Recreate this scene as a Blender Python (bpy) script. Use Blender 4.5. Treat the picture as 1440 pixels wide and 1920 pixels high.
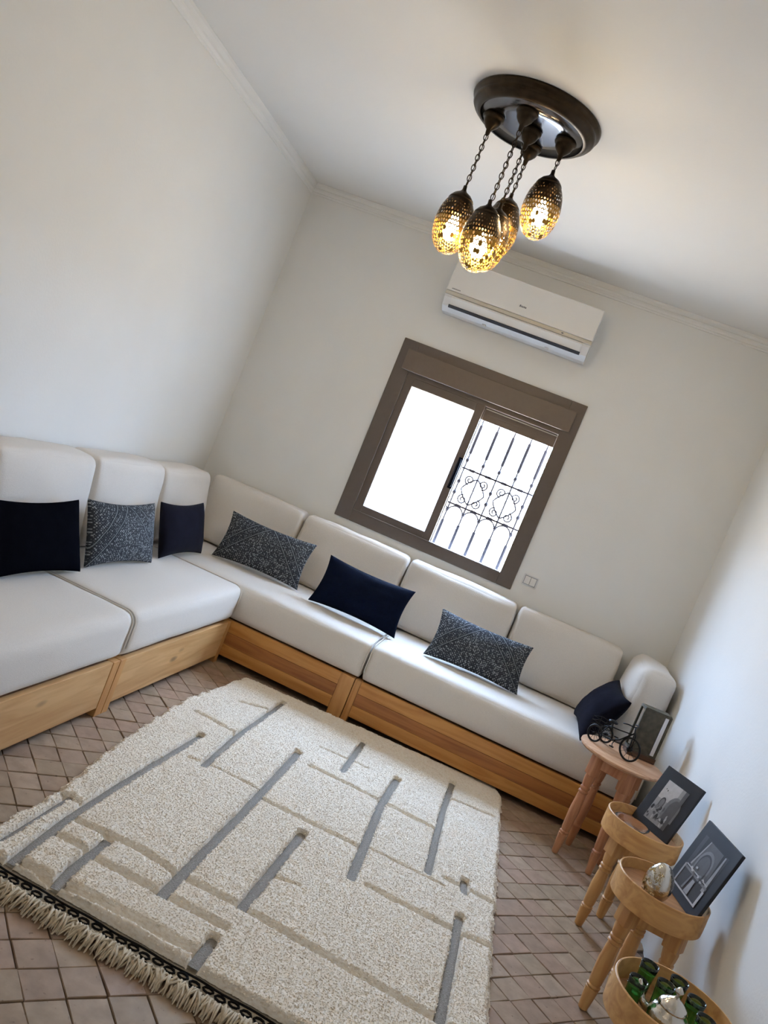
import bpy, bmesh, math, random
import numpy as np
from mathutils import Vector, Matrix, noise

for o in list(bpy.data.objects): bpy.data.objects.remove(o, do_unlink=True)
SC = bpy.context.scene
COL = SC.collection
random.seed(7)
PI = math.pi

# ------------------------------------------------------------------ camera
FPX = 1485.628
CAM = Vector((2.0985, -4.8108, 1.4033))
CROT = (Matrix.Rotation(math.radians(10.4995), 3, 'Z') @ Matrix.Rotation(math.radians(85.5891), 3, 'X')
        @ Matrix.Rotation(math.radians(22.2431), 3, 'Z'))
cd = bpy.data.cameras.new('camera'); cam = bpy.data.objects.new('camera', cd); COL.objects.link(cam)
cd.sensor_fit = 'VERTICAL'; cd.sensor_height = 24.0; cd.lens = 24.0 * FPX / 1920.0
cd.clip_start = 0.02; cd.clip_end = 200
cam.matrix_world = Matrix.Translation(CAM) @ CROT.to_4x4()
SC.camera = cam

def px(u, v, axis, val):
    """photo pixel -> point on the plane axis = val"""
    d = CROT @ Vector(((u - 720) / FPX, -(v - 960) / FPX, -1.0))
    return CAM + d * ((val - CAM[axis]) / d[axis])
def project(p):
    d = CROT.transposed() @ (Vector(p) - CAM)
    return 720 + FPX * d.x / -d.z, 960 - FPX * d.y / -d.z

# ------------------------------------------------------------------ world, daylight, exposure
W = bpy.data.worlds.new('world'); SC.world = W; W.use_nodes = True
bg = W.node_tree.nodes['Background']
SKY, GROUND = (0.44, 0.635, 0.96, 1), (0.295, 0.282, 0.262, 1)      # clear sky over pale sunlit ground
wn = W.node_tree; wt = wn.nodes.new('ShaderNodeTexCoord'); wsx = wn.nodes.new('ShaderNodeSeparateXYZ'); wr = wn.nodes.new('ShaderNodeValToRGB')
wm = wn.nodes.new('ShaderNodeMath'); wm.operation = 'MULTIPLY_ADD'; wm.inputs[1].default_value = .5; wm.inputs[2].default_value = .5
wn.links.new(wt.outputs['Generated'], wsx.inputs[0]); wn.links.new(wsx.outputs['Z'], wm.inputs[0]); wn.links.new(wm.outputs[0], wr.inputs['Fac'])
wr.color_ramp.elements[0].position = .49; wr.color_ramp.elements[0].color = GROUND
wr.color_ramp.elements[1].position = .53; wr.color_ramp.elements[1].color = SKY
wn.links.new(wr.outputs['Color'], bg.inputs['Color']); bg.inputs['Strength'].default_value = 86.0
pl = bpy.data.lights.new('window_daylight', 'AREA'); pl.shape = 'RECTANGLE'; pl.size = 1.1; pl.size_y = 1.1
pl.cycles.is_portal = True
plo = bpy.data.objects.new('window_daylight', pl); COL.objects.link(plo)
plo.location = (1.51, 0.26, 1.45); plo.rotation_euler = (-PI / 2, 0, 0)
BULB_S = 125.0
rl = bpy.data.lights.new('room_lamp', 'POINT'); rl.energy = 4; rl.color = (1, .80, .56); rl.shadow_soft_size = .14     # the lamp in the half of the room behind the camera
rlo = bpy.data.objects.new('room_lamp', rl); COL.objects.link(rlo); rlo.location = (1.5, -4.9, 2.35)
vs = SC.view_settings
SC.display_settings.display_device = 'sRGB'
vs.view_transform = 'Standard'; vs.look = 'None'; vs.gamma = 1; vs.use_curve_mapping = False
vs.exposure = 0.05

# ------------------------------------------------------------------ materials
def srgb(r, g, b):
    f = lambda c: (c / 255 / 12.92) if c / 255 <= .04045 else ((c / 255 + .055) / 1.055) ** 2.4
    return (f(r), f(g), f(b), 1)
MATS = {}
def mat(name, col, rough=.6, metal=0, noise_scale=0, noise_amt=.1, bump=0, bump_scale=200, coord='Object', trans=0, spec=.5, stretch=None, sheen=0, col2=None):
    if name in MATS: return MATS[name]
    m = bpy.data.materials.new(name); m.use_nodes = True
    nt = m.node_tree; b = nt.nodes['Principled BSDF']
    b.inputs['Base Color'].default_value = col; b.inputs['Roughness'].default_value = rough
    b.inputs['Metallic'].default_value = metal; b.inputs['Specular IOR Level'].default_value = spec
    if trans: b.inputs['Transmission Weight'].default_value = trans
    if sheen: b.inputs['Sheen Weight'].default_value = sheen
    tc = nt.nodes.new('ShaderNodeTexCoord'); vec = tc.outputs[coord]
    if stretch:
        mp = nt.nodes.new('ShaderNodeMapping'); mp.inputs['Scale'].default_value = stretch
        nt.links.new(vec, mp.inputs['Vector']); vec = mp.outputs['Vector']
    if noise_scale:
        n = nt.nodes.new('ShaderNodeTexNoise'); n.inputs['Scale'].default_value = noise_scale; n.inputs['Detail'].default_value = 6
        nt.links.new(vec, n.inputs['Vector'])
        r = nt.nodes.new('ShaderNodeValToRGB')
        c2 = col2 or tuple(c * (1 - noise_amt * 2) for c in col[:3]) + (1,)
        r.color_ramp.elements[0].color = c2; r.color_ramp.elements[0].position = .3
        r.color_ramp.elements[1].color = col if col2 else tuple(min(1, c * (1 + noise_amt * .4)) for c in col[:3]) + (1,)
        r.color_ramp.elements[1].position = .7
        nt.links.new(n.outputs['Fac'], r.inputs['Fac']); nt.links.new(r.outputs['Color'], b.inputs['Base Color'])
    if bump:
        n2 = nt.nodes.new('ShaderNodeTexNoise'); n2.inputs['Scale'].default_value = bump_scale; n2.inputs['Detail'].default_value = 3
        nt.links.new(vec, n2.inputs['Vector'])
        bp = nt.nodes.new('ShaderNodeBump'); bp.inputs['Strength'].default_value = bump; bp.inputs['Distance'].default_value = .004
        nt.links.new(n2.outputs['Fac'], bp.inputs['Height']); nt.links.new(bp.outputs['Normal'], b.inputs['Normal'])
    MATS[name] = m
    return m

def wood(name, light, dark, axis='X', scale=1.0, rough=.5, knots=True):
    if name in MATS: return MATS[name]
    m = bpy.data.materials.new(name); m.use_nodes = True; nt = m.node_tree; N = nt.nodes.new; L = nt.links.new
    b = nt.nodes['Principled BSDF']; b.inputs['Roughness'].default_value = rough
    tc = N('ShaderNodeTexCoord'); mp = N('ShaderNodeMapping')
    s = {'X': (1.2, 14, 14), 'Y': (14, 1.2, 14), 'Z': (14, 14, 1.2)}[axis]
    mp.inputs['Scale'].default_value = tuple(c * scale for c in s); L(tc.outputs['Object'], mp.inputs['Vector'])
    oi = N('ShaderNodeObjectInfo'); ad = N('ShaderNodeVectorMath'); ad.operation = 'ADD'
    cx = N('ShaderNodeCombineXYZ'); mm = N('ShaderNodeMath'); mm.operation = 'MULTIPLY'; mm.inputs[1].default_value = 31.7
    L(oi.outputs['Random'], mm.inputs[0]); L(mm.outputs[0], cx.inputs[0]); L(mm.outputs[0], cx.inputs[1])
    L(mp.outputs['Vector'], ad.inputs[0]); L(cx.outputs[0], ad.inputs[1])
    n = N('ShaderNodeTexNoise'); n.inputs['Scale'].default_value = 1.6; n.inputs['Detail'].default_value = 5; n.inputs['Distortion'].default_value = 1.2
    L(ad.outputs[0], n.inputs['Vector'])
    r = N('ShaderNodeValToRGB'); r.color_ramp.elements[0].position = .32; r.color_ramp.elements[0].color = dark
    r.color_ramp.elements[1].position = .62; r.color_ramp.elements[1].color = light
    L(n.outputs['Fac'], r.inputs['Fac']); out = r.outputs['Color']
    if knots:
        mk = N('ShaderNodeMapping'); ks = {'X': (2.2, 9, 6), 'Y': (9, 2.2, 6), 'Z': (9, 9, 2.2)}[axis]
        mk.inputs['Scale'].default_value = ks; L(tc.outputs['Object'], mk.inputs['Vector'])
        a2 = N('ShaderNodeVectorMath'); a2.operation = 'ADD'; L(mk.outputs['Vector'], a2.inputs[0]); L(cx.outputs[0], a2.inputs[1])
        v = N('ShaderNodeTexVoronoi'); v.inputs['Scale'].default_value = 1.0; L(a2.outputs[0], v.inputs['Vector'])
        r2 = N('ShaderNodeValToRGB'); r2.color_ramp.elements[0].position = .05; r2.color_ramp.elements[0].color = (.22, .22, .22, 1)
        r2.color_ramp.elements[1].position = .11; r2.color_ramp.elements[1].color = (1, 1, 1, 1)
        L(v.outputs['Distance'], r2.inputs['Fac'])
        mx = N('ShaderNodeMix'); mx.data_type = 'RGBA'; mx.blend_type = 'MULTIPLY'; mx.inputs['Factor'].default_value = .75
        L(out, mx.inputs['A']); L(r2.outputs['Color'], mx.inputs['B']); out = mx.outputs['Result']
    L(out, b.inputs['Base Color'])
    MATS[name] = m
    return m

M_wall = mat('wall_plaster', srgb(238, 237, 233), .85, bump=.12, bump_scale=90, noise_scale=3, noise_amt=.012)
M_ceil = mat('ceiling_paint', srgb(240, 238, 234), .9, bump=.08, bump_scale=90, noise_scale=2, noise_amt=.01)
M_trim = mat('cornice_paint', srgb(238, 237, 233), .75, noise_scale=4, noise_amt=.01)
M_grout = mat('grout', srgb(112, 96, 83), .95, noise_scale=30, noise_amt=.15)
M_linen = mat('cream_linen', srgb(230, 223, 214), .95, noise_scale=260, noise_amt=.03, bump=.35, bump_scale=420, sheen=.15, spec=.2)
M_pipe = mat('cream_piping', srgb(226, 217, 205), .95, noise_scale=260, noise_amt=.03, sheen=.1, spec=.2)
M_black = mat('black_velvet', srgb(13, 14, 20), .9, noise_scale=20, noise_amt=.12, spec=0, bump=.2, bump_scale=300)
M_char = mat('charcoal_velvet', srgb(25, 25, 34), .9, noise_scale=14, noise_amt=.2, sheen=.03, spec=0, bump=.2, bump_scale=300)
M_navy = mat('navy_cotton', srgb(12, 20, 38), .85, noise_scale=60, noise_amt=.1, spec=.05, bump=.25, bump_scale=420)
M_taupe = mat('taupe_aluminium', srgb(100, 88, 78), .45, .1, noise_scale=40, noise_amt=.03)
M_taupe2 = mat('taupe_shutter_box', srgb(112, 97, 83), .5, .05, noise_scale=40, noise_amt=.03)
M_darkpl = mat('dark_handle', srgb(14, 17, 26), .85, spec=.05, noise_scale=40, noise_amt=.03)
M_iron = mat('painted_iron', srgb(58, 52, 58), .6, .3, noise_scale=60, noise_amt=.1)
M_whitepl = mat('white_plastic', srgb(232, 230, 226), .28, noise_scale=10, noise_amt=.005)
M_whitepl2 = mat('white_plastic_satin', srgb(226, 226, 226), .4, noise_scale=10, noise_amt=.005)
M_slot = mat('dark_vent_slot', srgb(40, 40, 46), .6, noise_scale=30, noise_amt=.05)
M_silverstrip = mat('beige_trim_strip', srgb(196, 190, 176), .35, .2, noise_scale=10, noise_amt=.02)
M_logo = mat('grey_print', srgb(96, 96, 100), .6, noise_scale=50, noise_amt=.02)
M_brass_glow = mat('glow_bright_brass', srgb(176, 134, 62), .36, .9, noise_scale=25, noise_amt=.2)  # brightened for the lower shade halves, bulb glow put into the colour
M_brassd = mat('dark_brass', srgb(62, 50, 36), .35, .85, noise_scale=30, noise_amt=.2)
M_plate = mat('polished_dark_metal', srgb(120, 118, 118), .17, 1, noise_scale=12, noise_amt=.08)
M_silver = mat('polished_silver', srgb(214, 208, 198), .12, 1, noise_scale=40, noise_amt=.05, bump=.25, bump_scale=160)
M_gold = mat('pale_gold_metal', srgb(200, 178, 128), .25, 1, noise_scale=60, noise_amt=.3, bump=.5, bump_scale=90)
M_ironblk = mat('black_wire', srgb(18, 18, 20), .45, .5, noise_scale=60, noise_amt=.1)
M_lantern = mat('weathered_metal', srgb(92, 86, 72), .55, .4, noise_scale=35, noise_amt=.25)
M_frameblk = mat('black_frame_card', srgb(24, 26, 34), .6, noise_scale=30, noise_amt=.08)
M_darkwood = wood('dark_wood', srgb(96, 66, 44), srgb(62, 40, 26), 'X', 2, .6, False)
PINE_L = wood('pale_pine', srgb(216, 174, 120), srgb(194, 146, 92), 'Y', 1, .5)
PINE_A = wood('honey_pine', srgb(204, 146, 76), srgb(178, 116, 52), 'X', 1, .45)
PINE_B = wood('amber_pine', srgb(174, 112, 56), srgb(142, 84, 38), 'X', 1, .45)
PINE_P = wood('post_pine', srgb(206, 152, 90), srgb(182, 126, 66), 'Z', 1, .5, False)
PINE_D = wood('underside_pine', srgb(150, 108, 66), srgb(120, 84, 50), 'X', 1, .6, False)
ST_RED = wood('reddish_stool_wood', srgb(194, 138, 98), srgb(166, 106, 70), 'Z', 1.5, .55, False)
ST_TOP = wood('pale_stool_top', srgb(206, 164, 128), srgb(184, 136, 100), 'X', 1.5, .55, False)
ST_BEECH = wood('beech_wood', srgb(206, 158, 98), srgb(184, 130, 74), 'Z', 1.5, .5, False)
ST_RIM = wood('bent_beech_rim', srgb(216, 168, 106), srgb(190, 138, 80), 'X', 1.2, .5, False)
ST_INSIDE = wood('tray_inside_wood', srgb(186, 136, 88), srgb(160, 110, 66), 'X', 1.5, .55, False)

def pattern_fabric():
    m = bpy.data.materials.new('woven_diamond_fabric'); m.use_nodes = True; nt = m.node_tree; N = nt.nodes.new; L = nt.links.new
    b = nt.nodes['Principled BSDF']; b.inputs['Roughness'].default_value = .95; b.inputs['Specular IOR Level'].default_value = .15
    uv = N('ShaderNodeUVMap'); sp = N('ShaderNodeSeparateXYZ'); L(uv.outputs['UV'], sp.inputs[0])
    def M(op, a, b_=None, c=None):
        n = N('ShaderNodeMath'); n.operation = op
        for i, q in enumerate((a, b_, c)):
            if q is None: continue
            if isinstance(q, (int, float)): n.inputs[i].default_value = q
            else: L(q, n.inputs[i])
        return n.outputs[0]
    ax = M('ABSOLUTE', M('SUBTRACT', sp.outputs[0], .5))      # 0 .. .5
    d = M('ADD', M('MULTIPLY', ax, 2.0), sp.outputs[1])       # chevron distance
    def band(c, w): return M('LESS_THAN', M('ABSOLUTE', M('SUBTRACT', d, c)), w)
    lines = None
    for c in (.98, 1.03, 1.26, 1.31):
        k = band(c, .015); lines = k if lines is None else M('MAXIMUM', lines, k)
    thread = None
    for c in (1.005, 1.285):
        k = band(c, .013); thread = k if thread is None else M('MAXIMUM', thread, k)
    mp = N('ShaderNodeMapping'); mp.inputs['Scale'].default_value = (50, 30, 1); mp.inputs['Rotation'].default_value = (0, 0, .785)
    L(uv.outputs['UV'], mp.inputs['Vector'])
    v = N('ShaderNodeTexVoronoi'); v.feature = 'F1'; v.distance = 'MANHATTAN'; v.inputs['Scale'].default_value = 1.0; v.inputs['Randomness'].default_value = .45
    L(mp.outputs[0], v.inputs['Vector'])
    r = N('ShaderNodeValToRGB'); r.color_ramp.interpolation = 'LINEAR'
    e = r.color_ramp.elements; e[0].position = .42; e[0].color = srgb(146, 150, 152); e[1].position = .60; e[1].color = srgb(52, 56, 62)
    L(v.outputs['Distance'], r.inputs['Fac'])
    # small diamonds in the border band
    mp2 = N('ShaderNodeMapping'); mp2.inputs['Scale'].default_value = (17, 11, 1); mp2.inputs['Rotation'].default_value = (0, 0, .785)
    L(uv.outputs['UV'], mp2.inputs['Vector'])
    v2 = N('ShaderNodeTexVoronoi'); v2.distance = 'CHEBYCHEV'; v2.inputs['Scale'].default_value = 1; v2.inputs['Randomness'].default_value = 0
    L(mp2.outputs[0], v2.inputs['Vector'])
    ring = M('LESS_THAN', M('ABSOLUTE', M('SUBTRACT', v2.outputs['Distance'], .26)), .06)
    inb = M('LESS_THAN', M('ABSOLUTE', M('SUBTRACT', d, 1.145)), .09)
    mx1 = N('ShaderNodeMix'); mx1.data_type = 'RGBA'; L(M('MULTIPLY', inb, M('MULTIPLY', ring, .8)), mx1.inputs['Factor']); L(r.outputs[0], mx1.inputs['A']); mx1.inputs['B'].default_value = srgb(44, 48, 54)
    mx2 = N('ShaderNodeMix'); mx2.data_type = 'RGBA'; L(M('MULTIPLY', lines, .85), mx2.inputs['Factor']); L(mx1.outputs['Result'], mx2.inputs['A']); mx2.inputs['B'].default_value = srgb(36, 40, 46)
    mx3 = N('ShaderNodeMix'); mx3.data_type = 'RGBA'; L(M('MULTIPLY', thread, .6), mx3.inputs['Factor']); L(mx2.outputs['Result'], mx3.inputs['A']); mx3.inputs['B'].default_value = srgb(140, 146, 150)
    L(mx3.outputs['Result'], b.inputs['Base Color'])
    bp = N('ShaderNodeBump'); bp.inputs['Strength'].default_value = .4; bp.inputs['Distance'].default_value = .002
    L(v.outputs['Distance'], bp.inputs['Height']); L(bp.outputs[0], b.inputs['Normal'])
    return m
M_pattern = pattern_fabric()

def tile_mat(name, island):
    m = bpy.data.materials.new(name); m.use_nodes = True; nt = m.node_tree; N = nt.nodes.new; L = nt.links.new
    b = nt.nodes['Principled BSDF']; b.inputs['Roughness'].default_value = .62; b.inputs['Specular IOR Level'].default_value = .35
    if island: g = N('ShaderNodeNewGeometry'); rnd = g.outputs['Random Per Island']
    else: g = N('ShaderNodeObjectInfo'); rnd = g.outputs['Random']
    r = N('ShaderNodeValToRGB'); e = r.color_ramp.elements
    e[0].position = 0; e[0].color = srgb(155, 131, 109); e[1].position = 1; e[1].color = srgb(172, 149, 126)
    k = e.new(.35); k.color = srgb(165, 138, 117); k = e.new(.7); k.color = srgb(160, 139, 114)
    L(rnd, r.inputs['Fac'])
    geo = N('ShaderNodeNewGeometry')
    n = N('ShaderNodeTexNoise'); n.inputs['Scale'].default_value = 22; n.inputs['Detail'].default_value = 6; L(geo.outputs['Position'], n.inputs['Vector'])
    r2 = N('ShaderNodeValToRGB'); e = r2.color_ramp.elements; e[0].position = .3; e[0].color = (.78, .76, .74, 1); e[1].position = .65; e[1].color = (1.05, 1.04, 1.03, 1)
    L(n.outputs['Fac'], r2.inputs['Fac'])
    n3 = N('ShaderNodeTexNoise'); n3.inputs['Scale'].default_value = 60; n3.inputs['Detail'].default_value = 2; L(geo.outputs['Position'], n3.inputs['Vector'])
    r3 = N('ShaderNodeValToRGB'); e = r3.color_ramp.elements; e[0].position = .24; e[0].color = (.55, .5, .47, 1); e[1].position = .33; e[1].color = (1, 1, 1, 1)
    L(n3.outputs['Fac'], r3.inputs['Fac'])
    m1 = N('ShaderNodeMix'); m1.data_type = 'RGBA'; m1.blend_type = 'MULTIPLY'; m1.inputs['Factor'].default_value = 1
    L(r.outputs[0], m1.inputs['A']); L(r2.outputs[0], m1.inputs['B'])
    m2 = N('ShaderNodeMix'); m2.data_type = 'RGBA'; m2.blend_type = 'MULTIPLY'; m2.inputs['Factor'].default_value = 1
    L(m1.outputs['Result'], m2.inputs['A']); L(r3.outputs[0], m2.inputs['B'])
    L(m2.outputs['Result'], b.inputs['Base Color'])
    bp = N('ShaderNodeBump'); bp.inputs['Strength'].default_value = .3; bp.inputs['Distance'].default_value = .004
    L(n.outputs['Fac'], bp.inputs['Height']); L(bp.outputs[0], b.inputs['Normal'])
    return m
M_tile = tile_mat('terracotta_tile', False); M_tile_i = tile_mat('terracotta_tile_field', True)

def rug_mat():
    m = bpy.data.materials.new('cream_wool_pile'); m.use_nodes = True; nt = m.node_tree; N = nt.nodes.new; L = nt.links.new
    b = nt.nodes['Principled BSDF']; b.inputs['Roughness'].default_value = 1; b.inputs['Specular IOR Level'].default_value = .05
    b.inputs['Sheen Weight'].default_value = .2
    tc = N('ShaderNodeTexCoord'); mp = N('ShaderNodeMapping'); mp.inputs['Scale'].default_value = (80, 170, 150); L(tc.outputs['Object'], mp.inputs[0])
    n = N('ShaderNodeTexNoise'); n.inputs['Scale'].default_value = 1; n.inputs['Detail'].default_value = 4; L(mp.outputs[0], n.inputs['Vector'])
    r = N('ShaderNodeValToRGB'); e = r.color_ramp.elements
    e[0].position = .3; e[0].color = srgb(232, 217, 194); e[1].position = .62; e[1].color = srgb(252, 243, 228)
    k = e.new(.45); k.color = srgb(246, 234, 215)
    L(n.outputs['Fac'], r.inputs['Fac']); L(r.outputs[0], b.inputs['Base Color'])
    bp = N('ShaderNodeBump'); bp.inputs['Strength'].default_value = .5; bp.inputs['Distance'].default_value = .004
    L(n.outputs['Fac'], bp.inputs['Height']); L(bp.outputs[0], b.inputs['Normal'])
    return m
M_rug = rug_mat()
M_weave = mat('grey_flat_weave', srgb(172, 167, 160), .95, noise_scale=1, noise_amt=.32, stretch=(150, 420, 200), spec=.05, bump=.4, bump_scale=1)
M_weave2 = mat('pale_flat_weave', srgb(176, 166, 148), .95, noise_scale=300, noise_amt=.15, spec=.05)
M_knot = mat('black_wool_stitch', srgb(34, 33, 34), .95, noise_scale=200, noise_amt=.1, spec=.05)
M_fringe = mat('fringe_wool', srgb(214, 198, 172), .95, noise_scale=60, noise_amt=.12, spec=.05)

def glass(name, col, rough=0.0, ior=1.45):
    m = bpy.data.materials.new(name); m.use_nodes = True; b = m.node_tree.nodes['Principled BSDF']
    b.inputs['Base Color'].default_value = col; b.inputs['Roughness'].default_value = rough; b.inputs['IOR'].default_value = ior
    b.inputs['Transmission Weight'].default_value = 1
    return m
M_green = glass('green_glass', srgb(160, 224, 176), .02)
M_amber = glass('brown_glass', srgb(214, 186, 160), .05)
M_clear = glass('clear_glass', (.96, .97, .96, 1), .02)
def frosted():
    m = bpy.data.materials.new('frosted_glass'); m.use_nodes = True; nt = m.node_tree; N = nt.nodes.new; L = nt.links.new
    nt.nodes.remove(nt.nodes['Principled BSDF']); out = nt.nodes['Material Output']
    t = N('ShaderNodeBsdfTranslucent'); t.inputs['Color'].default_value = (.92, .94, .95, 1)
    g = N('ShaderNodeBsdfGlossy'); g.inputs['Roughness'].default_value = .35; g.inputs['Color'].default_value = (.8, .8, .8, 1)
    mx = N('ShaderNodeMixShader'); mx.inputs[0].default_value = .06; L(t.outputs[0], mx.inputs[1]); L(g.outputs[0], mx.inputs[2]); L(mx.outputs[0], out.inputs[0])
    return m
M_frost = frosted()
def emit(name, col, s):
    m = bpy.data.materials.new(name); m.use_nodes = True; b = m.node_tree.nodes['Principled BSDF']
    b.inputs['Base Color'].default_value = (1, .9, .7, 1); b.inputs['Emission Color'].default_value = col; b.inputs['Emission Strength'].default_value = s
    return m
M_bulb = emit('warm_bulb', (1, .78, .44, 1), BULB_S)

# ------------------------------------------------------------------ object helpers
ROOT = {}
def put(name, me, m, parent=None, smooth=False, world=False):
    """link one mesh (bmesh or mesh); world=True: coordinates are world ones, moved into the thing's frame"""
    if m is not None and not me.materials: me.materials.append(m)
    if smooth:
        me.polygons.foreach_set('use_smooth', [True] * len(me.polygons))
    o = bpy.data.objects.new(name, me); COL.objects.link(o)
    if parent is not None:
        o.parent = parent; ROOT[o] = ROOT.get(parent)
        if world and ROOT.get(parent) is not None: me.transform(ROOT[parent].inverted())
    return o
def new(): return _BM()
class _BM:
    def __init__(s): s.b = bmesh.new()
    def box(s, x0, x1, y0, y1, z0, z1, bev=0, seg=2, M=None):
        r = bmesh.ops.create_cube(s.b, size=1)['verts']
        for v in r: v.co = Vector(((x0 + x1) / 2 + v.co.x * (x1 - x0), (y0 + y1) / 2 + v.co.y * (y1 - y0), (z0 + z1) / 2 + v.co.z * (z1 - z0)))
        if bev:
            es = list({e for v in r for e in v.link_edges})
            q = bmesh.ops.bevel(s.b, geom=es, offset=bev, segments=seg, affect='EDGES', profile=.5)
            r = list({v for f in q['faces'] for v in f.verts} | {v for v in r if v.is_valid})
        if M is not None: bmesh.ops.transform(s.b, matrix=M, verts=r)
        return s
    def tube(s, pts, r, n=8, closed=False, caps=True):
        pts = [Vector(p) for p in pts]; rs = r if isinstance(r, (list, tuple)) else [r] * len(pts)
        N = len(pts); rings = []; up = None
        for i, p in enumerate(pts):
            a = pts[(i - 1) % N] if (closed or i) else p; c = pts[(i + 1) % N] if (closed or i < N - 1) else p
            t = (c - a).normalized()
            if up is None: up = t.orthogonal().normalized()
            up = (up - t * up.dot(t)); up = up.normalized() if up.length > 1e-6 else t.orthogonal().normalized()
            w = t.cross(up)
            rings.append([s.b.verts.new(p + (up * math.cos(2 * PI * k / n) + w * math.sin(2 * PI * k / n)) * rs[i]) for k in range(n)])
        for i in range(N if closed else N - 1):
            A, B = rings[i], rings[(i + 1) % N]
            for k in range(n): s.b.faces.new((A[k], A[(k + 1) % n], B[(k + 1) % n], B[k]))
        if caps and not closed:
            s.b.faces.new(rings[0][::-1]); s.b.faces.new(rings[-1])
        return s
    def lathe(s, prof, n=24, c=(0, 0, 0), M=None):
        rings = []; vs_ = []
        for r, z in prof:
            if r < 1e-6: ring = [s.b.verts.new((c[0], c[1], c[2] + z))]
            else: ring = [s.b.verts.new((c[0] + r * math.cos(2 * PI * k / n), c[1] + r * math.sin(2 * PI * k / n), c[2] + z)) for k in range(n)]
            rings.append(ring); vs_ += ring
        for A, B in zip(rings, rings[1:]):
            for k in range(n):
                a = A[k % len(A)]; b_ = A[(k + 1) % len(A)]; c_ = B[(k + 1) % len(B)]; d = B[k % len(B)]
                f = list(dict.fromkeys((a, b_, c_, d)))
                if len(f) > 2: s.b.faces.new(f)
        if M is not None: bmesh.ops.transform(s.b, matrix=M, verts=vs_)
        return s
    def poly(s, pts, thick=0):
        vs_ = [s.b.verts.new(p) for p in pts]; f = s.b.faces.new(vs_)
        if thick:
            f.normal_update(); q = bmesh.ops.extrude_face_region(s.b, geom=[f])
            bmesh.ops.translate(s.b, vec=f.normal * -thick, verts=[v for v in q['geom'] if isinstance(v, bmesh.types.BMVert)])
        return s
    def me(s, name):
        bmesh.ops.recalc_face_normals(s.b, faces=s.b.faces[:])
        d = bpy.data.meshes.new(name); s.b.to_mesh(d); s.b.free(); return d
def part(name, B, m, parent=None, smooth=False, world=False):
    return put(name, B.me(name) if isinstance(B, _BM) else B, m, parent, smooth, world)
def tag(o, label=None, cat=None, group=None, kind=None):
    if label: o['label'] = label
    if cat: o['category'] = cat
    if group: o['group'] = group
    if kind: o['kind'] = kind
    return o
def thing(name, label, cat, loc=(0, 0, 0), rotz=0, group=None):
    o = bpy.data.objects.new(name, None); COL.objects.link(o); o.empty_display_size = .05
    o.location = loc; o.rotation_euler = (0, 0, rotz)
    ROOT[o] = Matrix.Translation(loc) @ Matrix.Rotation(rotz, 4, 'Z')
    return tag(o, label, cat, group)
def struct(name, loc=(0, 0, 0)):
    o = bpy.data.objects.new(name, None); COL.objects.link(o); o.empty_display_size = .05; o.location = loc
    ROOT[o] = Matrix.Translation(loc); o['kind'] = 'structure'; return o
def smooth_by_angle(o, deg=40):
    me = o.data; me.polygons.foreach_set('use_smooth', [True] * len(me.polygons))
    me.set_sharp_from_angle(angle=math.radians(deg))
    return o

# ------------------------------------------------------------------ room shell
XR, YF, ZC = 3.092, -5.9, 2.77
WX0, WX1, WZ0, WZ1 = .919, 2.099, .894, 2.070      # window outer frame
OX0, OX1, OZ0, OZ1 = .985, 2.035, .955, 2.0        # hole in the wall
B = new()
B.box(-.2, OX0, 0, .22, -.12, ZC + .12).box(OX1, XR + .2, 0, .22, -.12, ZC + .12).box(OX0, OX1, 0, .22, -.12, OZ0).box(OX0, OX1, 0, .22, OZ1, ZC + .12)
tag(part('wall_back', B, M_wall), kind='structure')
tag(part('wall_left', new().box(-.2, 0, YF, 0, -.12, ZC + .12), M_wall), kind='structure')
tag(part('wall_right', new().box(XR, XR + .2, YF, 0, -.12, ZC + .12), M_wall), kind='structure')
tag(part('wall_front', new().box(-.2, XR + .2, YF - .2, YF, -.12, ZC + .12), M_wall), kind='structure')
tag(part('ceiling', new().box(-.2, XR + .2, YF - .2, .22, ZC, ZC + .12), M_ceil), kind='structure')
floor = tag(part('floor', new().box(-.2, XR + .2, YF - .2, .22, -.12, -.009), M_grout), kind='structure')
def cornice(name, p0, p1, nrm):
    # three-step cornice, extruded along the wall
    prof = [(0, 2.700), (.006, 2.702), (.008, 2.712), (.004, 2.715), (.006, 2.719), (.013, 2.728), (.014, 2.738), (.009, 2.741), (.012, 2.745), (.022, 2.756), (.026, 2.769), (0, 2.769)]
    B = new(); A = []; C = []
    for d, z in prof:
        A.append(B.b.verts.new((p0[0] + nrm[0] * d, p0[1] + nrm[1] * d, z))); C.append(B.b.verts.new((p1[0] + nrm[0] * d, p1[1] + nrm[1] * d, z)))
    for i in range(len(prof)):
        j = (i + 1) % len(prof); B.b.faces.new((A[i], A[j], C[j], C[i]))
    B.b.faces.new(A[::-1]); B.b.faces.new(C)
    tag(part(name, B, M_trim), kind='structure')
cornice('trim_1', (0, -.001), (XR, -.001), (0, -1)); cornice('trim_2', (.001, YF), (.001, 0), (1, 0))
cornice('trim_3', (XR - .001, YF), (XR - .001, 0), (-1, 0)); cornice('trim_4', (0, YF + .001), (XR, YF + .001), (0, 1))

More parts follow.
